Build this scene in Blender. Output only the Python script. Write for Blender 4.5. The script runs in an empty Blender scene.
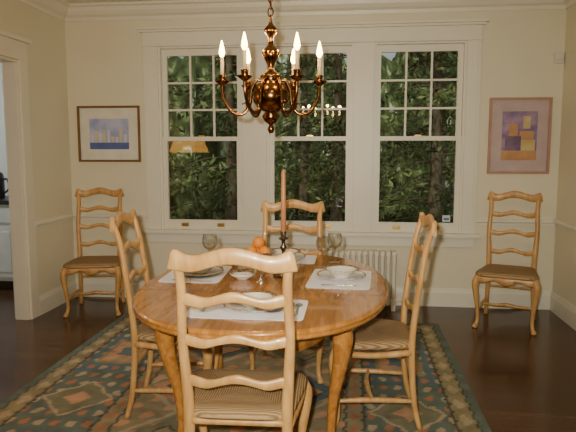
import bpy, bmesh, math, random
from mathutils import Vector, Matrix
random.seed(7)
S=bpy.context.scene
pi=math.pi
# ---------------------------------------------------------------- materials
def newmat(name):
    m=bpy.data.materials.new(name); m.use_nodes=True
    nt=m.node_tree; b=nt.nodes.get('Principled BSDF')
    return m,nt,b
def setp(b,**k):
    for n,v in k.items():
        n=n.replace('_',' ')
        if n in b.inputs: b.inputs[n].default_value=v
def c4(c): return (c[0],c[1],c[2],1)
def plain(name,c,rough=.5,metal=0,var=.08,scale=8,bump=0,bscale=60,coat=0):
    m,nt,b=newmat(name); N=nt.nodes; L=nt.links
    setp(b,Roughness=rough,Metallic=metal)
    if coat: b.inputs['Coat Weight'].default_value=coat
    tc=N.new('ShaderNodeTexCoord'); no=N.new('ShaderNodeTexNoise'); no.inputs['Scale'].default_value=scale
    no.inputs['Detail'].default_value=4
    L.new(tc.outputs['Object'],no.inputs['Vector'])
    r=N.new('ShaderNodeValToRGB')
    r.color_ramp.elements[0].position=.3; r.color_ramp.elements[1].position=.7
    r.color_ramp.elements[0].color=c4([x*(1-var) for x in c]); r.color_ramp.elements[1].color=c4([min(1,x*(1+var)) for x in c])
    L.new(no.outputs['Fac'],r.inputs['Fac']); L.new(r.outputs['Color'],b.inputs['Base Color'])
    if bump:
        n2=N.new('ShaderNodeTexNoise'); n2.inputs['Scale'].default_value=bscale
        L.new(tc.outputs['Object'],n2.inputs['Vector'])
        bp=N.new('ShaderNodeBump'); bp.inputs['Strength'].default_value=bump; bp.inputs['Distance'].default_value=.01
        L.new(n2.outputs['Fac'],bp.inputs['Height']); L.new(bp.outputs['Normal'],b.inputs['Normal'])
    return m
def wood(name,c1,c2,rough=.4,sc=(14,14,1.5),coat=.2):
    m,nt,b=newmat(name); N=nt.nodes; L=nt.links
    setp(b,Roughness=rough); b.inputs['Coat Weight'].default_value=coat
    tc=N.new('ShaderNodeTexCoord'); mp=N.new('ShaderNodeMapping'); mp.inputs['Scale'].default_value=sc
    no=N.new('ShaderNodeTexNoise'); no.inputs['Scale'].default_value=2.5; no.inputs['Detail'].default_value=8; no.inputs['Distortion'].default_value=.6
    L.new(tc.outputs['Object'],mp.inputs['Vector']); L.new(mp.outputs['Vector'],no.inputs['Vector'])
    r=N.new('ShaderNodeValToRGB'); r.color_ramp.elements[0].position=.3; r.color_ramp.elements[1].position=.72
    r.color_ramp.elements[0].color=c4(c1); r.color_ramp.elements[1].color=c4(c2)
    L.new(no.outputs['Fac'],r.inputs['Fac']); L.new(r.outputs['Color'],b.inputs['Base Color'])
    bp=N.new('ShaderNodeBump'); bp.inputs['Strength'].default_value=.08; bp.inputs['Distance'].default_value=.005
    L.new(no.outputs['Fac'],bp.inputs['Height']); L.new(bp.outputs['Normal'],b.inputs['Normal'])
    return m
def rush():
    m,nt,b=newmat('rush_weave'); N=nt.nodes; L=nt.links
    setp(b,Roughness=.75)
    tc=N.new('ShaderNodeTexCoord'); sp=N.new('ShaderNodeSeparateXYZ'); L.new(tc.outputs['Object'],sp.inputs[0])
    def M(op,a,bv=None):
        n=N.new('ShaderNodeMath'); n.operation=op
        for i,v in enumerate((a,bv)):
            if v is None: continue
            if isinstance(v,(int,float)): n.inputs[i].default_value=v
            else: L.new(v,n.inputs[i])
        return n.outputs[0]
    ax=M('ABSOLUTE',sp.outputs[0]); ay=M('ABSOLUTE',sp.outputs[1])
    no=N.new('ShaderNodeTexNoise'); no.inputs['Scale'].default_value=18; L.new(tc.outputs['Object'],no.inputs['Vector'])
    mx=M('MAXIMUM',M('MULTIPLY',ax,.95),ay)
    mx=M('ADD',mx,M('MULTIPLY',no.outputs['Fac'],.005))
    s=M('SINE',M('MULTIPLY',mx,2*pi/.0085))
    s01=M('ADD',M('MULTIPLY',s,.5),.5)
    r=N.new('ShaderNodeValToRGB'); r.color_ramp.elements[0].color=(.20,.12,.05,1); r.color_ramp.elements[1].color=(.42,.28,.13,1)
    r.color_ramp.elements[1].position=.8
    L.new(s01,r.inputs['Fac'])
    L.new(r.outputs['Color'],b.inputs['Base Color'])
    bp=N.new('ShaderNodeBump'); bp.inputs['Strength'].default_value=.7; bp.inputs['Distance'].default_value=.004
    L.new(s01,bp.inputs['Height']); L.new(bp.outputs['Normal'],b.inputs['Normal'])
    return m
def emis(name,c,st,base=None):
    m,nt,b=newmat(name); setp(b,Roughness=.5)
    b.inputs['Base Color'].default_value=c4(base or c); b.inputs['Emission Color'].default_value=c4(c); b.inputs['Emission Strength'].default_value=st
    return m
def paneglass():
    m,nt,b=newmat('window_glass'); N=nt.nodes; L=nt.links
    N.remove(b); out=N['Material Output']
    t=N.new('ShaderNodeBsdfTransparent'); t.inputs[0].default_value=(.95,.98,.95,1); g=N.new('ShaderNodeBsdfGlossy'); g.inputs['Roughness'].default_value=.01
    mx=N.new('ShaderNodeMixShader'); mx.inputs[0].default_value=.04
    L.new(t.outputs[0],mx.inputs[1]); L.new(g.outputs[0],mx.inputs[2]); L.new(mx.outputs[0],out.inputs[0])
    return m
def clearglass():
    m,nt,b=newmat('crystal_glass'); N=nt.nodes; L=nt.links
    N.remove(b); out=N['Material Output']
    t=N.new('ShaderNodeBsdfTransparent'); t.inputs[0].default_value=(.97,.98,.97,1); g=N.new('ShaderNodeBsdfGlossy'); g.inputs['Roughness'].default_value=.08
    lw=N.new('ShaderNodeLayerWeight'); lw.inputs['Blend'].default_value=.32
    mx=N.new('ShaderNodeMixShader'); L.new(lw.outputs['Facing'],mx.inputs[0])
    L.new(t.outputs[0],mx.inputs[1]); L.new(g.outputs[0],mx.inputs[2]); L.new(mx.outputs[0],out.inputs[0])
    return m
def floormat():
    m,nt,b=newmat('dark_oak_floor'); N=nt.nodes; L=nt.links
    setp(b,Roughness=.2)
    tc=N.new('ShaderNodeTexCoord'); br=N.new('ShaderNodeTexBrick')
    br.inputs['Scale'].default_value=1; br.inputs['Brick Width'].default_value=1.3; br.inputs['Row Height'].default_value=.06; br.inputs['Mortar Size'].default_value=.002
    br.inputs['Color1'].default_value=(.048,.019,.009,1); br.inputs['Color2'].default_value=(.088,.038,.018,1); br.inputs['Mortar'].default_value=(.008,.004,.002,1)
    L.new(tc.outputs['Object'],br.inputs['Vector'])
    mp=N.new('ShaderNodeMapping'); mp.inputs['Scale'].default_value=(2,30,1); no=N.new('ShaderNodeTexNoise'); no.inputs['Detail'].default_value=6
    L.new(tc.outputs['Object'],mp.inputs['Vector']); L.new(mp.outputs['Vector'],no.inputs['Vector'])
    mixn=N.new('ShaderNodeMix'); mixn.data_type='RGBA'; mixn.blend_type='OVERLAY'; mixn.inputs['Factor'].default_value=.5
    L.new(br.outputs['Color'],mixn.inputs['A']); L.new(no.outputs['Fac'],mixn.inputs['B'])
    L.new(mixn.outputs['Result'],b.inputs['Base Color'])
    return m
def rugmat():
    m,nt,b=newmat('woven_rug'); N=nt.nodes; L=nt.links
    setp(b,Roughness=.95); b.inputs['Specular IOR Level'].default_value=.1
    at=N.new('ShaderNodeAttribute'); at.attribute_name='Col'
    tc=N.new('ShaderNodeTexCoord'); no=N.new('ShaderNodeTexNoise'); no.inputs['Scale'].default_value=9; no.inputs['Detail'].default_value=8
    L.new(tc.outputs['Object'],no.inputs['Vector'])
    r=N.new('ShaderNodeValToRGB'); r.color_ramp.elements[0].position=.3; r.color_ramp.elements[1].position=.7
    r.color_ramp.elements[0].color=(.65,.65,.65,1); r.color_ramp.elements[1].color=(1,1,1,1)
    L.new(no.outputs['Fac'],r.inputs['Fac'])
    mixn=N.new('ShaderNodeMix'); mixn.data_type='RGBA'; mixn.blend_type='MULTIPLY'; mixn.inputs['Factor'].default_value=1
    L.new(at.outputs['Color'],mixn.inputs['A']); L.new(r.outputs['Color'],mixn.inputs['B']); L.new(mixn.outputs['Result'],b.inputs['Base Color'])
    w=N.new('ShaderNodeTexWave'); w.bands_direction='Y'; w.inputs['Scale'].default_value=60
    L.new(tc.outputs['Object'],w.inputs['Vector'])
    bp=N.new('ShaderNodeBump'); bp.inputs['Strength'].default_value=.3; bp.inputs['Distance'].default_value=.003
    L.new(w.outputs['Fac'],bp.inputs['Height']); L.new(bp.outputs['Normal'],b.inputs['Normal'])
    return m
def ramped(name,stops,scale,rough=.9,vec=(1,1,1),detail=5):
    m,nt,b=newmat(name); N=nt.nodes; L=nt.links; setp(b,Roughness=rough)
    tc=N.new('ShaderNodeTexCoord'); mp=N.new('ShaderNodeMapping'); mp.inputs['Scale'].default_value=vec
    no=N.new('ShaderNodeTexNoise'); no.inputs['Scale'].default_value=scale; no.inputs['Detail'].default_value=detail
    L.new(tc.outputs['Object'],mp.inputs['Vector']); L.new(mp.outputs['Vector'],no.inputs['Vector'])
    r=N.new('ShaderNodeValToRGB'); e=r.color_ramp.elements
    e[0].position=stops[0][0]; e[0].color=c4(stops[0][1]); e[1].position=stops[-1][0]; e[1].color=c4(stops[-1][1])
    for p,c in stops[1:-1]:
        x=e.new(p); x.color=c4(c)
    L.new(no.outputs['Fac'],r.inputs['Fac']); L.new(r.outputs['Color'],b.inputs['Base Color'])
    return m

M_wall=plain('cream_plaster',(.73,.695,.54),.75,var=.025,scale=2,bump=.05,bscale=120)
M_trim=plain('white_trim_paint',(.77,.75,.64),.4,var=.02,scale=3)
M_ceil=plain('ceiling_paint',(.75,.72,.62),.85,var=.02)
M_chair=wood('pale_oak',(.43,.225,.07),(.67,.40,.145),.36,(10,10,2.5))
M_table=wood('honey_oak',(.31,.12,.02),(.55,.245,.055),.2,(16,1.6,10),coat=.5)
M_rush=rush()
M_floor=floormat()
M_brass=plain('antique_brass',(.18,.085,.028),.2,1,var=.2,scale=20)
M_brass2=plain('polished_brass',(.6,.42,.14),.3,1)
M_pewter=plain('dark_pewter',(.20,.17,.13),.25,1)
M_silver=plain('silverware',(.7,.68,.62),.2,1)
M_glass=paneglass(); M_crys=clearglass()
M_white=plain('porcelain',(.82,.80,.74),.15,var=.02,coat=.4)
M_rim=ramped('porcelain_rim_pattern',[(.4,(.10,.12,.05)),(.5,(.6,.5,.3)),(.6,(.35,.10,.04))],60,.2)
M_linen=plain('white_linen',(.86,.86,.92),.9,var=.03,bump=.3,bscale=300)
M_candle=plain('ivory_candle_sleeve',(.66,.52,.30),.5)
M_taper=plain('terracotta_taper_wax',(.50,.22,.10),.4)
M_flame=emis('bulb_glow',(1,.62,.20),26)
M_orange=plain('orange_peel',(.80,.27,.02),.45,bump=.3,bscale=150)
M_rad=plain('radiator_enamel',(.72,.70,.60),.4)
# ---------------------------------------------------------------- mesh builder
def catmull(pts,n):
    P=[Vector(p) for p in pts]; out=[]
    Q=[P[0]*2-P[1]]+P+[P[-1]*2-P[-2]]
    for i in range(1,len(Q)-2):
        for k in range(n):
            t=k/n; a,b_,c,d=Q[i-1],Q[i],Q[i+1],Q[i+2]
            out.append(.5*((2*b_)+(-a+c)*t+(2*a-5*b_+4*c-d)*t*t+(-a+3*b_-3*c+d)*t**3))
    out.append(P[-1]); return out
class B:
    def __init__(s): s.bm=bmesh.new(); s.T=Matrix()
    def v(s,p): return s.bm.verts.new(s.T@Vector(p))
    def f(s,vs,mi=0,sm=False):
        try: fc=s.bm.faces.new(vs)
        except ValueError: return
        fc.material_index=mi; fc.smooth=sm
    def box(s,x0,x1,y0,y1,z0,z1,mi=0):
        V=[s.v((x,y,z)) for z in (z0,z1) for y in (y0,y1) for x in (x0,x1)]
        for q in ((0,2,3,1),(4,5,7,6),(0,1,5,4),(2,6,7,3),(0,4,6,2),(1,3,7,5)): s.f([V[i] for i in q],mi)
    def rings(s,R,mi=0,sm=True,cap=True,closed=False,mis=None):
        VR=[[s.v(p) for p in r] for r in R]; n=len(R[0]); m=len(VR)
        for i in range(m if closed else m-1):
            a=VR[i]; b=VR[(i+1)%m]; q=mis[i] if mis else mi
            for k in range(n): s.f([a[k],a[(k+1)%n],b[(k+1)%n],b[k]],q,sm)
        if cap and not closed:
            s.f(list(reversed(VR[0])),mis[0] if mis else mi); s.f(VR[-1],mis[-1] if mis else mi)
    def lathe(s,prof,c=(0,0,0),seg=24,mi=0,mis=None,cap=True):
        R=[[(c[0]+max(r,1e-4)*math.cos(2*pi*k/seg),c[1]+max(r,1e-4)*math.sin(2*pi*k/seg),c[2]+z) for k in range(seg)] for r,z in prof]
        s.rings(R,mi,mis=mis,cap=cap)
    def tube(s,pts,rad,seg=10,mi=0,n=5,smooth=True,flat=1,closed=False):
        if isinstance(rad,(int,float)): rad=[rad]*len(pts)
        if smooth and not closed:
            P=catmull(pts,n); RR=[]
            for i in range(len(pts)-1):
                for k in range(n): t=k/n; RR.append(rad[i]*(1-t)+rad[i+1]*t)
            RR.append(rad[-1])
        else: P=[Vector(p) for p in pts]; RR=rad
        R=[]; up=None; m=len(P)
        for i,p in enumerate(P):
            if closed: t=(P[(i+1)%m]-P[i-1]).normalized()
            else: t=(P[min(i+1,m-1)]-P[max(i-1,0)]).normalized()
            if up is None:
                up=Vector((1,0,0)) if abs(t.x)<.9 else Vector((0,1,0))
            a=(up-t*up.dot(t)).normalized(); b_=t.cross(a); up=a
            R.append([p+a*RR[i]*math.cos(2*pi*k/seg)+b_*RR[i]*flat*math.sin(2*pi*k/seg) for k in range(seg)])
        s.rings(R,mi,closed=closed)
    def strip(s,hw,top,bot,ypos,th,mi=0,n=28,x0=None):
        R=[]
        for i in range(n+1):
            u=-1+2*i/n; x=u*hw; y=ypos(u); zt=top(u); zb=bot(u); e=th*.25
            R.append([(x,y-th/2,zb+e),(x,y-th/2+e,zb),(x,y+th/2-e,zb),(x,y+th/2,zb+e),(x,y+th/2,zt-e),(x,y+th/2-e,zt),(x,y-th/2+e,zt),(x,y-th/2,zt-e)])
        s.rings(R,mi)
    def sweep(s,prof,p,q,out,mi=0,ext=0):
        p=Vector(p); q=Vector(q); o=Vector(out); up=Vector((0,0,1))
        s.rings([[a+o*u+up*v for u,v in prof] for a in (p,q)],mi,sm=False)
    def done(s,name,mats,loc=(0,0,0),rot=0,bevel=0,parent=None):
        bmesh.ops.recalc_face_normals(s.bm,faces=s.bm.faces)
        me=bpy.data.meshes.new(name); s.bm.to_mesh(me); s.bm.free()
        for m in mats: me.materials.append(m)
        return place(me,name,loc,rot,bevel)
def place(me,name,loc=(0,0,0),rot=0,bevel=0):
    o=bpy.data.objects.new(name,me); S.collection.objects.link(o)
    o.location=loc; o.rotation_euler=(0,0,rot)
    if bevel:
        md=o.modifiers.new('bevel','BEVEL'); md.width=bevel; md.segments=2; md.limit_method='ANGLE'
    return o
def sell(hx,hy,n,seg,z,cx=0,cy=0):
    out=[]
    for k in range(seg):
        t=2*pi*k/seg; c=math.cos(t); s_=math.sin(t)
        out.append((cx+hx*math.copysign(abs(c)**(2/n),c),cy+hy*math.copysign(abs(s_)**(2/n),s_),z))
    return out
# ---------------------------------------------------------------- room
XL,XR,YB,YF,ZC=-2.73,1.83,5.38,-1.3,2.80
WT,WB=2.41,.69
WIN=[(-1.824,-1.019),(-.792,.008),(.19,1.003)]
b=B(); b.box(XL-2.8,XR+.2,YF-.2,YB+.9,-.1,0); b.done('floor',[M_floor])
b=B(); b.box(XL-2.8,XR+.2,YF-.2,YB+.9,ZC,ZC+.1); b.done('ceiling',[M_ceil])
b=B(); T=.15
b.box(XL-.12,XR+.15,YB,YB+T,0,WB); b.box(XL-.12,XR+.15,YB,YB+T,WT,ZC)
xs=[XL-.12,WIN[0][0],WIN[0][1],WIN[1][0],WIN[1][1],WIN[2][0],WIN[2][1],XR+.15]
for i in (0,2,4,6): b.box(xs[i],xs[i+1],YB,YB+T,WB,WT)
b.done('wall_back',[M_wall])
b=B(); b.box(XR,XR+.15,YF,YB,0,ZC); b.done('wall_right',[M_wall])
b=B(); b.box(XL-2.8,XR+.15,YF-.15,YF,0,ZC); b.done('wall_front',[M_wall])
DY0,DY1,DZ=3.1,4.55,2.18
b=B(); b.box(XL-.12,XL,DY1,YB,0,ZC); b.box(XL-.12,XL,YF,DY0,0,ZC); b.box(XL-.12,XL,DY0,DY1,DZ,ZC); b.done('wall_left',[M_wall])
M_kw=plain('kitchen_wall_paint',(.60,.62,.58),.7,var=.02)
b=B(); b.box(XL-2.8,XL-.12,6.1,6.2,0,ZC); b.done('wall_kitchen_back',[M_kw])
b=B(); b.box(XL-2.8,XL-2.7,YF,6.1,0,ZC); b.done('wall_kitchen_left',[M_kw])
b=B(); b.box(XL-.12,XL-.02,YB+T,6.2,0,ZC); b.done('wall_kitchen_right',[M_kw])
b=B(); b.box(-4.9,-2.9,5.5,6.09,.1,.9,0); b.box(-4.9,-2.9,5.56,6.09,0,.1,2); b.box(-4.92,-2.88,5.46,6.09,.9,.94,1)
for i in range(4):
    x=-4.88+i*.5; b.box(x,x+.47,5.48,5.5,.14,.68,0); b.box(x,x+.47,5.48,5.5,.71,.87,0); b.box(x+.05,x+.42,5.472,5.48,.2,.62,0)
    b.lathe([(0,0),(.012,0),(.012,.02),(0,.02)],(x+.235,5.465,.79),10,2)
b.done('kitchen_cabinet',[plain('cabinet_paint',(.55,.58,.56),.4),plain('dark_countertop',(.03,.03,.03),.3),M_pewter],bevel=.004)
b=B(); b.lathe([(0,0),(.09,0),(.10,.02),(.10,.2),(.09,.26),(.05,.29),(.02,.31),(0,.32)],(0,0,0),20,0)
b.tube([(.1,0,.2),(.15,0,.2),(.16,0,.1),(.1,0,.05)],.01,8,0)
b.done('coffee_pot',[plain('black_enamel',(.02,.02,.02),.3)],loc=(-3.78,5.75,.94))
basep=[(0,0),(.02,0),(.02,.13),(.014,.15),(.01,.17),(0,.17)]
def basebd(name,segs):
    b=B()
    for p,q,o in segs: b.sweep(basep,p,q,o)
    b.done(name,[M_trim])
basebd('baseboard_back',[((XL,YB,0),(XR,YB,0),(0,-1,0))])
basebd('baseboard_right',[((XR,YF,0),(XR,YB,0),(-1,0,0))])
basebd('baseboard_left',[((XL,DY1+.12,0),(XL,YB,0),(1,0,0)),((XL,YF,0),(XL,DY0-.12,0),(1,0,0))])
basebd('baseboard_front',[((XL,YF,0),(XR,YF,0),(0,1,0))])
crown=[(0,0),(.012,0),(.02,.03),(.05,.045),(.075,.075),(.085,.11),(.11,.12),(.11,.14),(0,.14)]
b=B(); z=ZC-.14
for p,q,o in [((XL,YB,z),(XR,YB,z),(0,-1,0)),((XR,YF,z),(XR,YB,z),(-1,0,0)),((XL,YF,z),(XL,YB,z),(1,0,0)),((XL,YF,z),(XR,YF,z),(0,1,0))]: b.sweep(crown,p,q,o)
b.done('trim_1',[M_trim])
rail=[(0,0),(.01,0),(.012,.02),(.03,.03),(.03,.045),(.015,.06),(0,.06)]
b=B(); z=.77
for p,q,o in [((XL,YB,z),(-1.962,YB,z),(0,-1,0)),((1.125,YB,z),(XR,YB,z),(0,-1,0)),((XR,YF,z),(XR,YB,z),(-1,0,0)),((XL,DY1+.12,z),(XL,YB,z),(1,0,0)),((XL,YF,z),(XL,DY0-.12,z),(1,0,0))]: b.sweep(rail,p,q,o)
b.done('trim_2',[M_trim])
b=B(); y0=YB-.022
b.box(-1.962,WIN[0][0],y0,YB,.69,WT); b.box(WIN[0][1],WIN[1][0],y0,YB,.69,WT); b.box(WIN[1][1],WIN[2][0],y0,YB,.69,WT); b.box(WIN[2][1],1.125,y0,YB,.69,WT)
b.box(-1.962,1.125,y0-.002,YB,WT+.018,WT+.13)
b.box(-1.99,1.153,YB-.05,YB,WT+.13,WT+.15); b.box(-2.01,1.173,YB-.07,YB,WT+.15,WT+.175)
b.box(-1.975,1.138,YB-.034,YB,WT,WT+.018)
b.box(-2.0,1.163,YB-.07,YB,.655,.69)
b.box(-1.95,1.113,YB-.024,YB,.56,.655)
for x in (-1.93,1.095): b.box(x-.004,x+.004,y0-.006,y0,.7,WT-.01)
b.done('trim_3',[M_trim],bevel=.003)
for i,(x0,x1) in enumerate(WIN):
    b=B(); zm=1.555
    b.box(x0,x0+.02,YB,YB+.15,WB,WT); b.box(x1-.02,x1,YB,YB+.15,WB,WT); b.box(x0+.02,x1-.02,YB,YB+.15,WT-.015,WT); b.box(x0+.02,x1-.02,YB,YB+.15,WB,WB+.01)
    X0,X1=x0+.02,x1-.02; st=.045
    y0,y1=YB+.02,YB+.055
    b.box(X0,X0+st,y0,y1,WB+.01,zm+.02); b.box(X1-st,X1,y0,y1,WB+.01,zm+.02); b.box(X0+st,X1-st,y0,y1,WB+.01,WB+.09); b.box(X0+st,X1-st,y0,y1,zm-.02,zm+.02)
    b.box(X0+st,X1-st,y0+.016,y0+.019,WB+.09,zm-.02,1)
    y2,y3=YB+.06,YB+.095
    b.box(X0,X0+st,y2,y3,zm-.02,WT-.015); b.box(X1-st,X1,y2,y3,zm-.02,WT-.015); b.box(X0+st,X1-st,y2,y3,WT-.075,WT-.015); b.box(X0+st,X1-st,y2,y3,zm-.02,zm+.02)
    gx0,gx1,gz0,gz1=X0+st,X1-st,zm+.02,WT-.075
    b.box(gx0,gx1,y2+.016,y2+.019,gz0,gz1,1)
    for k in (1,2):
        x=gx0+(gx1-gx0)*k/3; b.box(x-.009,x+.009,y2+.003,y3-.003,gz0,gz1)
        z=gz0+(gz1-gz0)*k/3; b.box(gx0,gx1,y2+.005,y3-.005,z-.009,z+.009)
    for fx in (.27,.73):
        x=X0+(X1-X0)*fx; b.box(x-.035,x+.035,y0-.006,y0,WB+.025,WB+.06,2); b.box(x-.02,x+.02,y0-.02,y0-.006,WB+.045,WB+.053,2)
    x=(X0+X1)/2; b.box(x-.03,x+.03,y0+.0,y1,zm+.0205,zm+.032,2)
    if i==2:
        b.box(X1-st-.1,X1-st-.03,y0+.012,y0+.0155,WB+.10,WB+.16,3); b.box(X1-st-.09,X1-st-.04,y0+.011,y0+.012,WB+.115,WB+.135,4)
    b.done('window_%d'%(i+1),[M_trim,M_glass,M_brass2,plain('decal_white',(.6,.65,.7),.5),plain('decal_blue',(.08,.15,.4),.5)])
b=B()
for xx in (XL,XL-.14):
    b.box(xx,xx+.02,DY1,DY1+.12,0,DZ); b.box(xx,xx+.02,DY0-.12,DY0,0,DZ); b.box(xx,xx+.022,DY0-.12,DY1+.12,DZ,DZ+.15)
b.box(XL,XL+.05,DY0-.15,DY1+.15,DZ+.15,DZ+.185)
b.box(XL-.12,XL,DY1-.02,DY1,0,DZ-.02); b.box(XL-.12,XL,DY0,DY0+.02,0,DZ-.02); b.box(XL-.12,XL,DY0,DY1,DZ-.02,DZ)
b.done('trim_4',[M_trim],bevel=.003)
# ---------------------------------------------------------------- rug
RX0,RX1,RY0,RY1=-1.98,.73,1.12,4.78
def rugcol(x,y):
    W_,H_=RX1-RX0,RY1-RY0; u=x-RX0; w=y-RY0
    e=min(u,W_-u,w,H_-w)
    teal=(.15,.19,.16); blue=(.13,.185,.20); olive=(.31,.27,.16); tan=(.47,.39,.26); rust=(.44,.21,.12); dark=(.10,.10,.08); sal=(.55,.32,.19); green=(.22,.22,.14)
    along=w if min(u,W_-u)<min(w,H_-w) else u
    if e<.05: return teal
    if e<.06: return dark
    if e<.16:
        p=(along%.2)/.2-.5; q=(e-.11)/.1
        return tan if abs(p)+abs(q)<.36 else olive
    if e<.175: return dark
    if e<.64:
        q=(e-.407)/.23; P=(along%.78)/.78-.5; cell=int(along//.78)%2
        if cell:
            if abs(P)<.30 and abs(q)<.66:
                if abs(P)<.1 and abs(q)<.25: return blue
                if abs(abs(P)-.18)<.02 and abs(q)<.4: return tan
                return sal if (abs(P)<.25 and abs(q)<.54) else olive
        else:
            d=abs(P)*3.0
            if d+abs(q)<.35: return sal
            if d+abs(q)<.85: return green
            if d+abs(q)<.95: return tan
        k=math.sin(along*24)*math.cos(e*36)
        if k>.66: return tan
        if k<-.66: return rust
        return blue if cell else teal
    if e<.655: return dark
    if e<.74:
        p=(along%.14)/.14-.5; q=(e-.70)/.09
        return rust if abs(p)+abs(q)<.35 else olive
    if e<.755: return dark
    cx=(x-(RX0+RX1)/2); cy=(y-(RY0+RY1)/2)
    a=(cx/.62+50)%1-.5; c=(cy/.70+50)%1-.5; k=abs(a)+abs(c)
    ce=(int(cx/.62+50)+int(cy/.70+50))%3
    if k<.12: return tan
    if k<.26: return (teal,sal,olive)[ce]
    if k<.29: return dark
    if k<.42: return (sal,blue,green)[ce]
    if abs(k-.5)<.03: return tan
    return olive if math.sin(cx*30)*math.sin(cy*30)<.45 else sal
bm=bmesh.new(); nx,ny=226,305; G=[]
lay=bm.verts.layers.float_color.new('Col')
for j in range(ny+1):
    row=[]
    for i in range(nx+1):
        x=RX0+(RX1-RX0)*i/nx; y=RY0+(RY1-RY0)*j/ny
        v=bm.verts.new((x,y,.010)); v[lay]=c4(rugcol(x+.006*math.sin(y*60),y+.006*math.sin(x*60))); row.append(v)
    G.append(row)
for j in range(ny):
    for i in range(nx): bm.faces.new((G[j][i],G[j][i+1],G[j+1][i+1],G[j+1][i]))
bd=G[0]+[G[j][nx] for j in range(1,ny+1)]+list(reversed(G[ny]))[1:]+[G[j][0] for j in range(ny-1,0,-1)]
lo=[]
for v in bd:
    w=bm.verts.new((v.co.x,v.co.y,0.0)); w[lay]=v[lay]; lo.append(w)
for k in range(len(bd)): bm.faces.new((lo[k],lo[(k+1)%len(bd)],bd[(k+1)%len(bd)],bd[k]))
me=bpy.data.meshes.new('area_rug'); bm.to_mesh(me); bm.free(); me.materials.append(rugmat()); place(me,'area_rug')
RZ=.0105
# ---------------------------------------------------------------- chair
def chair_mesh():
    b=B()
    g=lambda u,s_:math.exp(-(u/s_)**2)
    for sx in (-1,1):
        b.tube([(sx*.195,.245,0),(sx*.190,.215,.12),(sx*.182,.198,.30),(sx*.180,.195,.46),(sx*.186,.205,.60),(sx*.193,.225,.76),(sx*.186,.250,.92),(sx*.188,.268,1.0),(sx*.198,.285,1.055)],
               [.016,.018,.020,.022,.020,.018,.018,.017,.015],12,0,n=5,flat=.85)
        b.tube([(sx*.215,-.185,.43),(sx*.230,-.200,.385),(sx*.232,-.202,.33),(sx*.216,-.188,.20),(sx*.208,-.180,.09),(sx*.214,-.190,.035),(sx*.224,-.206,.012),(sx*.226,-.210,0)],
               [.024,.028,.025,.018,.014,.015,.021,.018],12,0,n=5)
        b.tube([(sx*.212,-.183,.15),(sx*.202,-.06,.155),(sx*.195,.08,.155),(sx*.188,.212,.15)],[.010,.014,.014,.010],10)
        b.tube([(sx*.222,-.19,.408),(sx*.205,0,.395),(sx*.185,.19,.408)],[.018,.016,.018],10)
    b.tube([(-.2,.0,.155),(-.08,-.015,.16),(0,-.02,.17),(.08,-.015,.16),(.2,0,.155)],[.010,.013,.016,.013,.010],10)
    b.tube([(-.185,.205,.27),(0,.205,.275),(.185,.205,.27)],[.009,.012,.009],10)
    for zc,y,hw,h in ((.575,.203,.182,.034),(.735,.222,.19,.034),(.895,.248,.188,.038)):
        b.strip(hw,lambda u:zc+h/2+.020*g(u,.30)+.014*abs(u)**3-.006*g(abs(u)-.55,.2),
                   lambda u:zc-h/2+.020*g(u,.42)+.006*abs(u)**3-.008*g(abs(u)-.62,.2),lambda u:y+.018*(1-u*u),.018)
    zc=1.045
    def top(u):
        z=zc+.034+.020*g(u,.32)-.010*g(abs(u)-.60,.2)+.012*g(abs(u)-.9,.12)
        if abs(u)>.9: z-=.055*((abs(u)-.9)/.1)**2
        return z
    def bot(u):
        return zc-.030+.024*g(u,.42)-.008*g(abs(u)-.62,.2)
    b.strip(.222,top,bot,lambda u:.283+.016*(1-u*u),.024,n=44)
    b.strip(.215,lambda u:.432,lambda u:.378+.026*g(abs(u)-.45,.22)-.012*g(u,.16),lambda u:-.200-.01*(1-u*u),.02)
    b.tube([(-.18,.195,.42),(0,.195,.42),(.18,.195,.42)],.015,10)
    R=[]
    for s_,z in ((.90,.425),(.99,.428),(1.02,.440),(1.01,.452),(.97,.463),(.9,.468),(.7,.467),(.45,.463),(.2,.460),(.02,.459)):
        ring=[]
        for (x,y,_) in sell(1,1,7,48,0):
            x*=s_; y*=s_
            yy=-.005+y*.213; w=.213-.028*(y)
            ring.append((x*(w+.006),yy,z+(.004*(1-abs(y)) if s_<.97 else 0)))
        R.append(ring)
    b.rings(R,1)
    return b
ch=chair_mesh().done('dining_chair',[M_chair,M_rush],loc=(-.420,2.225,RZ),rot=pi+math.radians(2))
ch.scale=(1.03,1,1.0)
cm=ch.data
place(cm,'dining_chair.001',(-.40,3.64,RZ),0)
place(cm,'dining_chair.002',(-.965,3.07,RZ),pi/2+math.radians(6))
place(cm,'dining_chair.003',(.115,3.07,RZ),-pi/2+math.radians(2))
place(cm,'dining_chair.004',(-2.29,4.90,0),math.radians(13))
place(cm,'dining_chair.005',(1.30,4.86,0),math.radians(-20))
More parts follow.
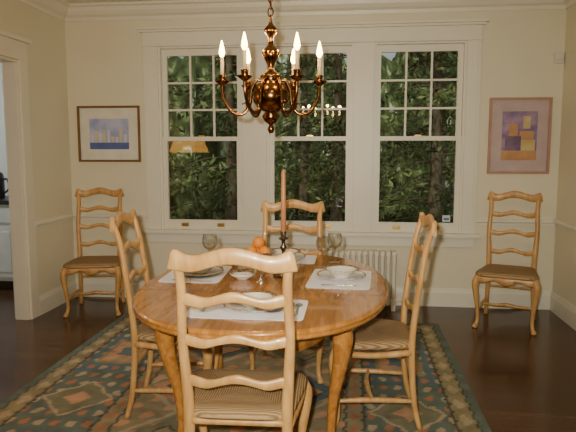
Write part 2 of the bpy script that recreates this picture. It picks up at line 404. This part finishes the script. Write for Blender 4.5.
# ---------------------------------------------------------------- table
TX,TY,TZ=-.442,2.985,.74
b=B(); n=2.3; sg=96
prof=[(-.05,.705),(-.014,.705),(-.006,.712),(-.002,.721),(-.006,.727),(0,.733),(0,.740),(-.006,.747),(-.016,.75)]
b.rings([sell(.635+d,.875+d,n,sg,z-.01) for d,z in prof],0)
outer=sell(.50,.66,n,sg,0); inner=sell(.48,.64,n,sg,0)
lowz=[.600+.022*math.cos(8*2*pi*k/sg) for k in range(sg)]
b.rings([[(p[0],p[1],.698) for p in outer],[(p[0],p[1],lowz[k]) for k,p in enumerate(outer)],[(p[0],p[1],lowz[k]) for k,p in enumerate(inner)],[(p[0],p[1],.698) for p in inner]],0,cap=False)
for sx in (-1,1):
    for sy in (-1,1):
        b.tube([(sx*.38,sy*.43,.695),(sx*.398,sy*.452,.66),(sx*.412,sy*.468,.59),(sx*.400,sy*.452,.47),(sx*.370,sy*.415,.29),(sx*.360,sy*.400,.13),(sx*.368,sy*.410,.06),(sx*.388,sy*.433,.022),(sx*.394,sy*.440,0)],
               [.038,.046,.047,.036,.024,.019,.020,.028,.024],14,0,n=5)
for y in (-.25,.25): b.box(-.618,.618,y-.0012,y+.0012,.7395,.7406,1)
b.done('dining_table',[M_table,plain('leaf_seam_gap',(.08,.035,.01),.6)],loc=(TX,TY,RZ))
ZT=TZ+RZ
def mat_(x,y,hx,hy,rot,nm='placemat'):
    b=B(); b.rings([sell(hx+d,hy+d,14,48,z) for d,z in ((-.002,0.001),(0,.0015),(0,.0025),(-.002,.003))],0)
    return b.done(nm,[M_linen],loc=(x,y,ZT),rot=rot)
mat_(-.445,2.44,.255,.17,0); mat_(-.86,3.12,.165,.23,.03,'placemat.001'); mat_(-.055,3.08,.165,.24,-.05,'placemat.002'); mat_(-.42,3.62,.20,.15,.0,'placemat.003')
ZM=ZT+.0032
def plate_mesh(r=.135):
    b=B()
    prof=[(.0,0),(.07,0),(.075,.004),(r*.72,.009),(r*.96,.018),(r,.021),(r*.985,.024),(r*.93,.0215),(r*.74,.014),(.07,.008),(0,.008)]
    mis=[0]*(len(prof)); mis[5]=1; mis[6]=1
    b.lathe(prof,seg=48,mis=mis)
    return b
def bowl(b,z=.0235,r=.10):
    prof=[(0,z-.0155),(.04,z-.0155),(.042,z-.01),(.06,z+.002),(r*.84,z+.022),(r,z+.028),(r*.99,z+.031),(r*.82,z+.026),(.055,z+.006),(0,z+.002)]
    mis=[0]*len(prof); mis[5]=1; mis[6]=1; mis[4]=0
    b.lathe(prof,seg=40,mis=mis)
for i,(x,y) in enumerate([(-.42,2.44),(-.84,3.10),(-.05,3.09),(-.42,3.62)]):
    b=plate_mesh(); bowl(b); b.done('dinner_plate' + ('.%03d'%i if i else ''),[M_white,M_rim],loc=(x,y,ZM))
b=B(); b.lathe([(0,0),(.03,0),(.034,.006),(.062,.022),(.078,.038),(.076,.041),(.058,.026),(.03,.01),(0,.009)],seg=36,mis=[0,0,0,0,1,1,0,0,0])
b.done('serving_bowl',[M_white,M_rim],loc=(-.58,3.02,ZT))
def cutlery(kind,x,y,rot):
    b=B()
    if kind=='fork':
        b.tube([(0,-.09,.004),(0,-.02,.006),(0,.035,.004)],[.007,.004,.005],8,flat=.35,n=4)
        b.box(-.011,.011,.033,.05,.002,.005)
        for k in range(4): b.box(-.011+k*.0065,-.0085+k*.0065,.05,.09,.002,.0045)
    elif kind=='knife':
        b.tube([(0,-.10,.005),(0,0,.006)],[.007,.007],8,flat=.5,n=4)
        b.rings([[(-.006,y_,.001),(w,y_,.001),(w,y_,.003),(-.006,y_,.003)] for y_,w in ((0,.006),(.06,.009),(.10,.006),(.115,-.002))],sm=False)
    else:
        b.tube([(0,-.09,.004),(0,.0,.006),(0,.04,.004)],[.007,.004,.004],8,flat=.35,n=4)
        b.rings([sell(.017*s_,.026*s_,2,16,.002+z,0,.062) for s_,z in ((.3,0),(.8,.001),(1,.005),(.9,.005),(.4,.002))])
    b.done(kind,[M_silver],loc=(x,y,ZM),rot=rot)
cutlery('fork',-.63,2.43,0); cutlery('knife',-.255,2.43,0); cutlery('spoon',-.225,2.43,0)
cutlery('fork',-.84,3.285,-pi/2); cutlery('knife',-.84,2.925,-pi/2)
cutlery('fork',-.06,2.90,pi/2); cutlery('knife',-.06,3.27,pi/2)
gb=B(); gb.lathe([(0,0),(.036,0),(.036,.002),(.012,.006),(.0045,.012),(.004,.075),(.010,.085),(.032,.098),(.047,.128),(.047,.150),(.040,.180),(.038,.180),(.045,.150),(.045,.128),(.030,.101),(.006,.090),(0,.089)],seg=32,cap=False)
go=gb.done('wine_glass',[M_crys],loc=(-.86,3.42,ZT+.0005)); gm=go.data
place(gm,'wine_glass.001',(-.16,3.39,ZT+.0005)); place(gm,'wine_glass.002',(-.42,2.73,ZT+.0005)); place(gm,'wine_glass.003',(-.10,3.55,ZT+.0005))
b=B(); b.lathe([(0,0),(.055,0),(.058,.006),(.052,.012),(.03,.022),(.015,.038),(.011,.055),(.020,.07),(.022,.08),(.011,.095),(.009,.14),(.016,.152),(.020,.162),(.011,.175),(.011,.20),(.028,.208),(.028,.213),(.015,.218),(.017,.25),(0,.25)],seg=28)
b.lathe([(0,.23),(.0145,.23),(.014,.40),(.012,.57),(.006,.588),(0,.59)],seg=16,mi=1)
b.tube([(0,0,.588),(.002,0,.60)],.001,6,2,smooth=False)
b.done('candlestick',[M_pewter,M_taper,M_pewter],loc=(-.37,3.12,ZT))
b=B(); b.lathe([(0,0),(.05,0),(.052,.005),(.02,.012),(.012,.03),(.03,.045),(.08,.07),(.105,.10),(.102,.102),(.076,.075),(.03,.052),(0,.05)],seg=36)
def ball(b,c,r,mi):
    b.lathe([(r*math.sin(pi*k/12)*1.0,-r*math.cos(pi*k/12)) for k in range(13)],c,20,mi)
for a,bb,zz in ((-.04,-.02,.095),(.04,-.025,.096),(.0,.045,.096),(0,0,.15)): ball(b,(a,bb,zz),.036,1)
b.done('fruit_bowl',[M_crys,M_orange],loc=(-.545,3.34,ZT))
b=B(); b.lathe([(0,0),(.028,0),(.03,.004),(.01,.012),(.008,.03),(.022,.04),(.034,.055),(.036,.07),(.034,.07),(.02,.045),(0,.04)],seg=28)
b.done('silver_compote',[M_silver],loc=(-.47,2.95,ZT))
# ---------------------------------------------------------------- chandelier
b=B()
b.lathe([(0,1.530),(.010,1.533),(.019,1.552),(.010,1.575),(.034,1.595),(.048,1.618),(.030,1.642),(.060,1.652),(.090,1.69),(.098,1.73),(.082,1.775),(.038,1.80),(.055,1.815),(.052,1.83),(.022,1.845),(.017,1.875),(.034,1.91),(.050,1.94),(.028,1.965),(.014,1.98),(.014,2.02),(.032,2.04),(.036,2.055),(.014,2.08),(.006,2.1),(0,2.1)],seg=32)
for k in range(6):
    a=math.radians(8+60*k); c,s_=math.cos(a),math.sin(a)
    P=lambda r,z:(r*c,r*s_,z)
    b.tube([P(.045,1.80),P(.075,1.80),P(.10,1.75),P(.11,1.675),P(.15,1.630),P(.205,1.645),P(.243,1.71),P(.25,1.785)],.009,8)
    b.tube([P(.15,1.630),P(.125,1.65),P(.13,1.685),P(.15,1.68)],[.006,.006,.005,.004],6)
    b.lathe([(0,1.77),(.012,1.775),(.036,1.793),(.038,1.799),(.016,1.797),(.016,1.803),(.020,1.825),(.018,1.828),(0,1.828)],P(.25,0),18)
    b.lathe([(0,1.828),(.010,1.828),(.010,1.915),(0,1.916)],P(.25,0),14,1)
    b.lathe([(0,1.916),(.009,1.920),(.016,1.938),(.012,1.962),(.005,1.992),(0,2.002)],P(.25,0),12,2)
z=2.105; k=0
while z<2.73:
    pts=[]
    for i in range(16):
        t=2*pi*i/16; r=.013*math.cos(t); h=.024*math.sin(t)
        pts.append((r,0,z+h) if k%2 else (0,r,z+h))
    b.tube(pts,.0038,6,0,smooth=False,closed=True); z+=.036; k+=1
b.lathe([(0,2.71),(.012,2.715),(.02,2.74),(.055,2.77),(.062,2.80),(0,2.80)],seg=24)
b.done('chandelier',[M_brass,M_candle,M_flame],loc=(-.42,3.0,0))
# ---------------------------------------------------------------- pictures
def picture(name,x0,x1,z0,z1,fw,matw,mats,shapes):
    b=B(); y=YB
    b.box(x0,x1,y-.012,y,z0,z1,1)
    b.box(x0,x1,y-.028,y-.012,z0,z0+fw,0); b.box(x0,x1,y-.028,y-.012,z1-fw,z1,0)
    b.box(x0,x0+fw,y-.028,y-.012,z0+fw,z1-fw,0); b.box(x1-fw,x1,y-.028,y-.012,z0+fw,z1-fw,0)
    ax0,ax1,az0,az1=x0+matw,x1-matw,z0+matw*1.05,z1-matw*1.05
    b.box(ax0,ax1,y-.014,y-.012,az0,az1,2)
    for (u0,u1,v0,v1,mi) in shapes:
        b.box(ax0+(ax1-ax0)*u0,ax0+(ax1-ax0)*u1,y-.0148-.0002*mi,y-.014,az0+(az1-az0)*v0,az0+(az1-az0)*v1,mi)
    b.done(name,mats)
M_art1=ramped('art_sky_wash',[(.35,(.30,.36,.62)),(.6,(.50,.52,.72))],7)
sh=[(0,1,0,.22,3)]
rr=random.Random(3)
for k in range(9): sh.append((.03+k*.105,.03+k*.105+.075,.22,.40+.35*rr.random(),4+k%2))
picture('framed_picture',-2.632,-2.011,1.336,1.869,.02,.115,[plain('gilt_frame',(.22,.12,.04),.35,.4),plain('ivory_matboard',(.74,.72,.62),.9),M_art1,plain('art_deep_blue',(.10,.14,.38),.9),plain('art_pale_lilac',(.62,.60,.74),.9),plain('art_straw',(.60,.56,.36),.9)],sh)
M_art2=ramped('art_violet_wash',[(.35,(.20,.14,.28)),(.6,(.42,.30,.42))],6,vec=(1,1,1.4))
picture('framed_picture.001',1.212,1.744,1.237,1.91,.022,.115,[plain('pinkwood_frame',(.42,.25,.18),.4),plain('mauve_matboard',(.50,.40,.40),.9),M_art2,ramped('art_orange',[(.3,(.45,.24,.14)),(.7,(.58,.34,.14))],12),ramped('art_yellow',[(.3,(.50,.38,.16)),(.7,(.62,.54,.28))],12),ramped('art_plum',[(.3,(.12,.08,.17)),(.7,(.24,.16,.24))],12)],
 [(0,1,0,.2,3),(.1,.55,.2,.5,5),(.55,.95,.2,.42,4),(.2,.45,.5,.75,3),(.5,.9,.42,.6,3),(.3,.5,.24,.42,4),(.6,.8,.65,.9,4)])
b=B(); b.box(1.74,1.82,YB-.035,YB,2.20,2.29,0); b.box(1.75,1.81,YB-.042,YB-.035,2.225,2.265,0); b.done('motion_sensor',[plain('sensor_plastic',(.7,.68,.6),.4)],bevel=.006)
# ---------------------------------------------------------------- radiator
b=B(); x=-1.12
while x<.44:
    for yy in (5.16,5.24):
        b.tube([(x,yy,.05),(x,yy,.12),(x,yy,.30),(x,yy,.47),(x,yy,.53)],[.016,.02,.018,.02,.016],8,n=2)
    b.box(x-.022,x+.022,5.145,5.255,.51,.545); b.box(x-.022,x+.022,5.145,5.255,.075,.11); x+=.052
for xx in (-1.12,x-.052): b.box(xx-.02,xx+.02,5.15,5.25,0,.08)
b.tube([(x-.04,5.2,.09),(x+.03,5.2,.09),(x+.04,5.2,.0)],.014,8,n=3)
b.done('radiator',[M_rad],bevel=.006)
# ---------------------------------------------------------------- floor lamp by the left wall
b=B(); b.lathe([(0,0),(.14,0),(.145,.01),(.13,.022),(.03,.035),(.012,.06),(.011,.7),(.02,.72),(.011,.74),(.010,1.42),(.02,1.44),(.02,1.50),(0,1.50)],seg=24)
b.lathe([(.29,1.42),(.22,1.60),(.218,1.60),(.288,1.42)],seg=36,mi=1,cap=False)
for k in range(3): 
    a=2*pi*k/3; b.tube([(0,0,1.49),(.225*math.cos(a),.225*math.sin(a),1.585)],.003,6,0,smooth=False)
b.done('floor_lamp',[M_brass,emis('amber_lampshade',(1,.42,.08),6,(.7,.4,.15))],loc=(-2.36,2.6,0))
# ---------------------------------------------------------------- exterior
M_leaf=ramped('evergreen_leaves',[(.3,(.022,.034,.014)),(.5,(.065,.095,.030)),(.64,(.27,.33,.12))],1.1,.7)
M_bark=plain('bark',(.12,.09,.06),.9,var=.4,scale=10,bump=.5)
M_gnd=ramped('leafy_ground',[(.3,(.08,.09,.04)),(.6,(.28,.24,.17))],3)
b=B(); b.box(-16,14,YB+1.5,26,-1.0,-.9); b.done('ground',[M_gnd])
def tree(name,x,y,h,r,n):
    b=B(); b.tube([(0,0,-.05),(.05,0,h*.4),(0,.04,h)],[.13,.09,.02],8,1)
    rr=random.Random(int(x*100+y*7))
    for i in range(n):
        z=.0+h*(rr.random()**1.1); a=rr.random()*2*pi; L_=r*(1-z/h*.85)*(.7+.4*rr.random())
        tip=Vector((L_*math.cos(a),L_*math.sin(a),max(.1,z-.18*L_)))
        b.tube([(0,0,z),tuple(tip*.5+Vector((0,0,z*.5+.05))),tuple(tip)],[.015,.01,.004],4,1,n=2)
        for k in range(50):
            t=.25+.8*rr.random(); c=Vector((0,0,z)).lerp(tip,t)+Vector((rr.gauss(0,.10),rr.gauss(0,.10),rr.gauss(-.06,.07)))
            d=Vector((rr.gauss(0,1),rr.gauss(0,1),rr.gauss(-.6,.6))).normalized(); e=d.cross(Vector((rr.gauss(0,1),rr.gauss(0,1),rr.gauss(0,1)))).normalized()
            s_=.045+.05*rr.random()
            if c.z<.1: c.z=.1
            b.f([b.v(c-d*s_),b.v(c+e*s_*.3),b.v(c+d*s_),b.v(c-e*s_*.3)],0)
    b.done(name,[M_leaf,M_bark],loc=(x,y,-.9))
tp=[(-3.6,9.4,6,1.7,110),(-1.9,8.8,5.2,1.5,95),(-.3,10.4,6.5,1.5,95),(1.2,8.8,5.5,1.5,95),(2.8,9.6,6,1.7,100),(-5.2,12,7,2.2,110),(-1.1,12.9,7.5,2.0,80),(1.9,13.0,7.5,2.0,80)]
for i,t in enumerate(tp): tree('evergreen_tree'+('.%03d'%i if i else ''),*t)
M_hedge=ramped('dense_hedge',[(.35,(.02,.035,.012)),(.52,(.08,.12,.04)),(.62,(.25,.30,.13)),(.68,(.75,.8,.75))],2.5,detail=10)
b=B(); nx_=60; R=[]
for i in range(nx_+1):
    x=-14+26*i/nx_; yy=16+.6*math.sin(i*1.3)+.4*math.sin(i*2.9); ht=4.4+.7*math.sin(i*.9)+.5*math.sin(i*2.3)
    R.append([(x,yy,-.9),(x,yy-.4,1),(x,yy-.2,ht*.8),(x,yy+.4,ht),(x,yy+1.4,ht),(x,yy+1.6,-.9)])
b.rings(R); b.done('hedge',[M_hedge])
# ---------------------------------------------------------------- lights
w=bpy.data.worlds.new('world'); S.world=w; w.use_nodes=True
bg=w.node_tree.nodes['Background']; bg.inputs[0].default_value=(.66,.74,.75,1); bg.inputs[1].default_value=.6
def aim(o,loc,tgt):
    o.location=loc; o.rotation_euler=(Vector(tgt)-Vector(loc)).to_track_quat('-Z','Y').to_euler()
def area(name,loc,tgt,size,en,col):
    l=bpy.data.lights.new(name,'AREA'); l.size=size; l.energy=en; l.color=col
    o=bpy.data.objects.new(name,l); S.collection.objects.link(o); aim(o,loc,tgt); return o
sl=bpy.data.lights.new('sun','SUN'); sl.energy=2.2; sl.angle=.05; sl.color=(1,.94,.78)
so=bpy.data.objects.new('sun',sl); S.collection.objects.link(so); so.rotation_euler=Vector((.35,.75,-.75)).to_track_quat('-Z','Y').to_euler()
l=bpy.data.lights.new('camera_flash','SPOT'); l.energy=410; l.color=(1,.93,.79); l.spot_size=math.radians(84); l.spot_blend=1; l.shadow_soft_size=.025
o=bpy.data.objects.new('camera_flash',l); S.collection.objects.link(o); aim(o,(-.08,-.03,1.52),(-.42,5,.95))
area('ceiling_fill',(.18,.6,2.74),(-.2,1.6,0),.28,16,(1,.84,.58))  # unseen fill light added to brighten the room from above, not a fixture
for k in range(6):
    a=math.radians(8+60*k); l=bpy.data.lights.new('chandelier_bulb','POINT'); l.energy=2.8; l.color=(1,.72,.38); l.shadow_soft_size=.02
    o=bpy.data.objects.new('chandelier_bulb',l); S.collection.objects.link(o); o.location=(-.42+.25*math.cos(a),3+.25*math.sin(a),2.03)
area('kitchen_light',(-4,4.6,2.7),(-4,5,0),.5,30,(.95,1,1))
# ---------------------------------------------------------------- camera
cd=bpy.data.cameras.new('camera'); co=bpy.data.objects.new('camera',cd); S.collection.objects.link(co)
cd.sensor_width=36; cd.lens=36; cd.clip_start=.05
co.location=(0,0,1.44); co.rotation_euler=(pi/2-math.radians(6.436),0,math.radians(6.3))
S.camera=co
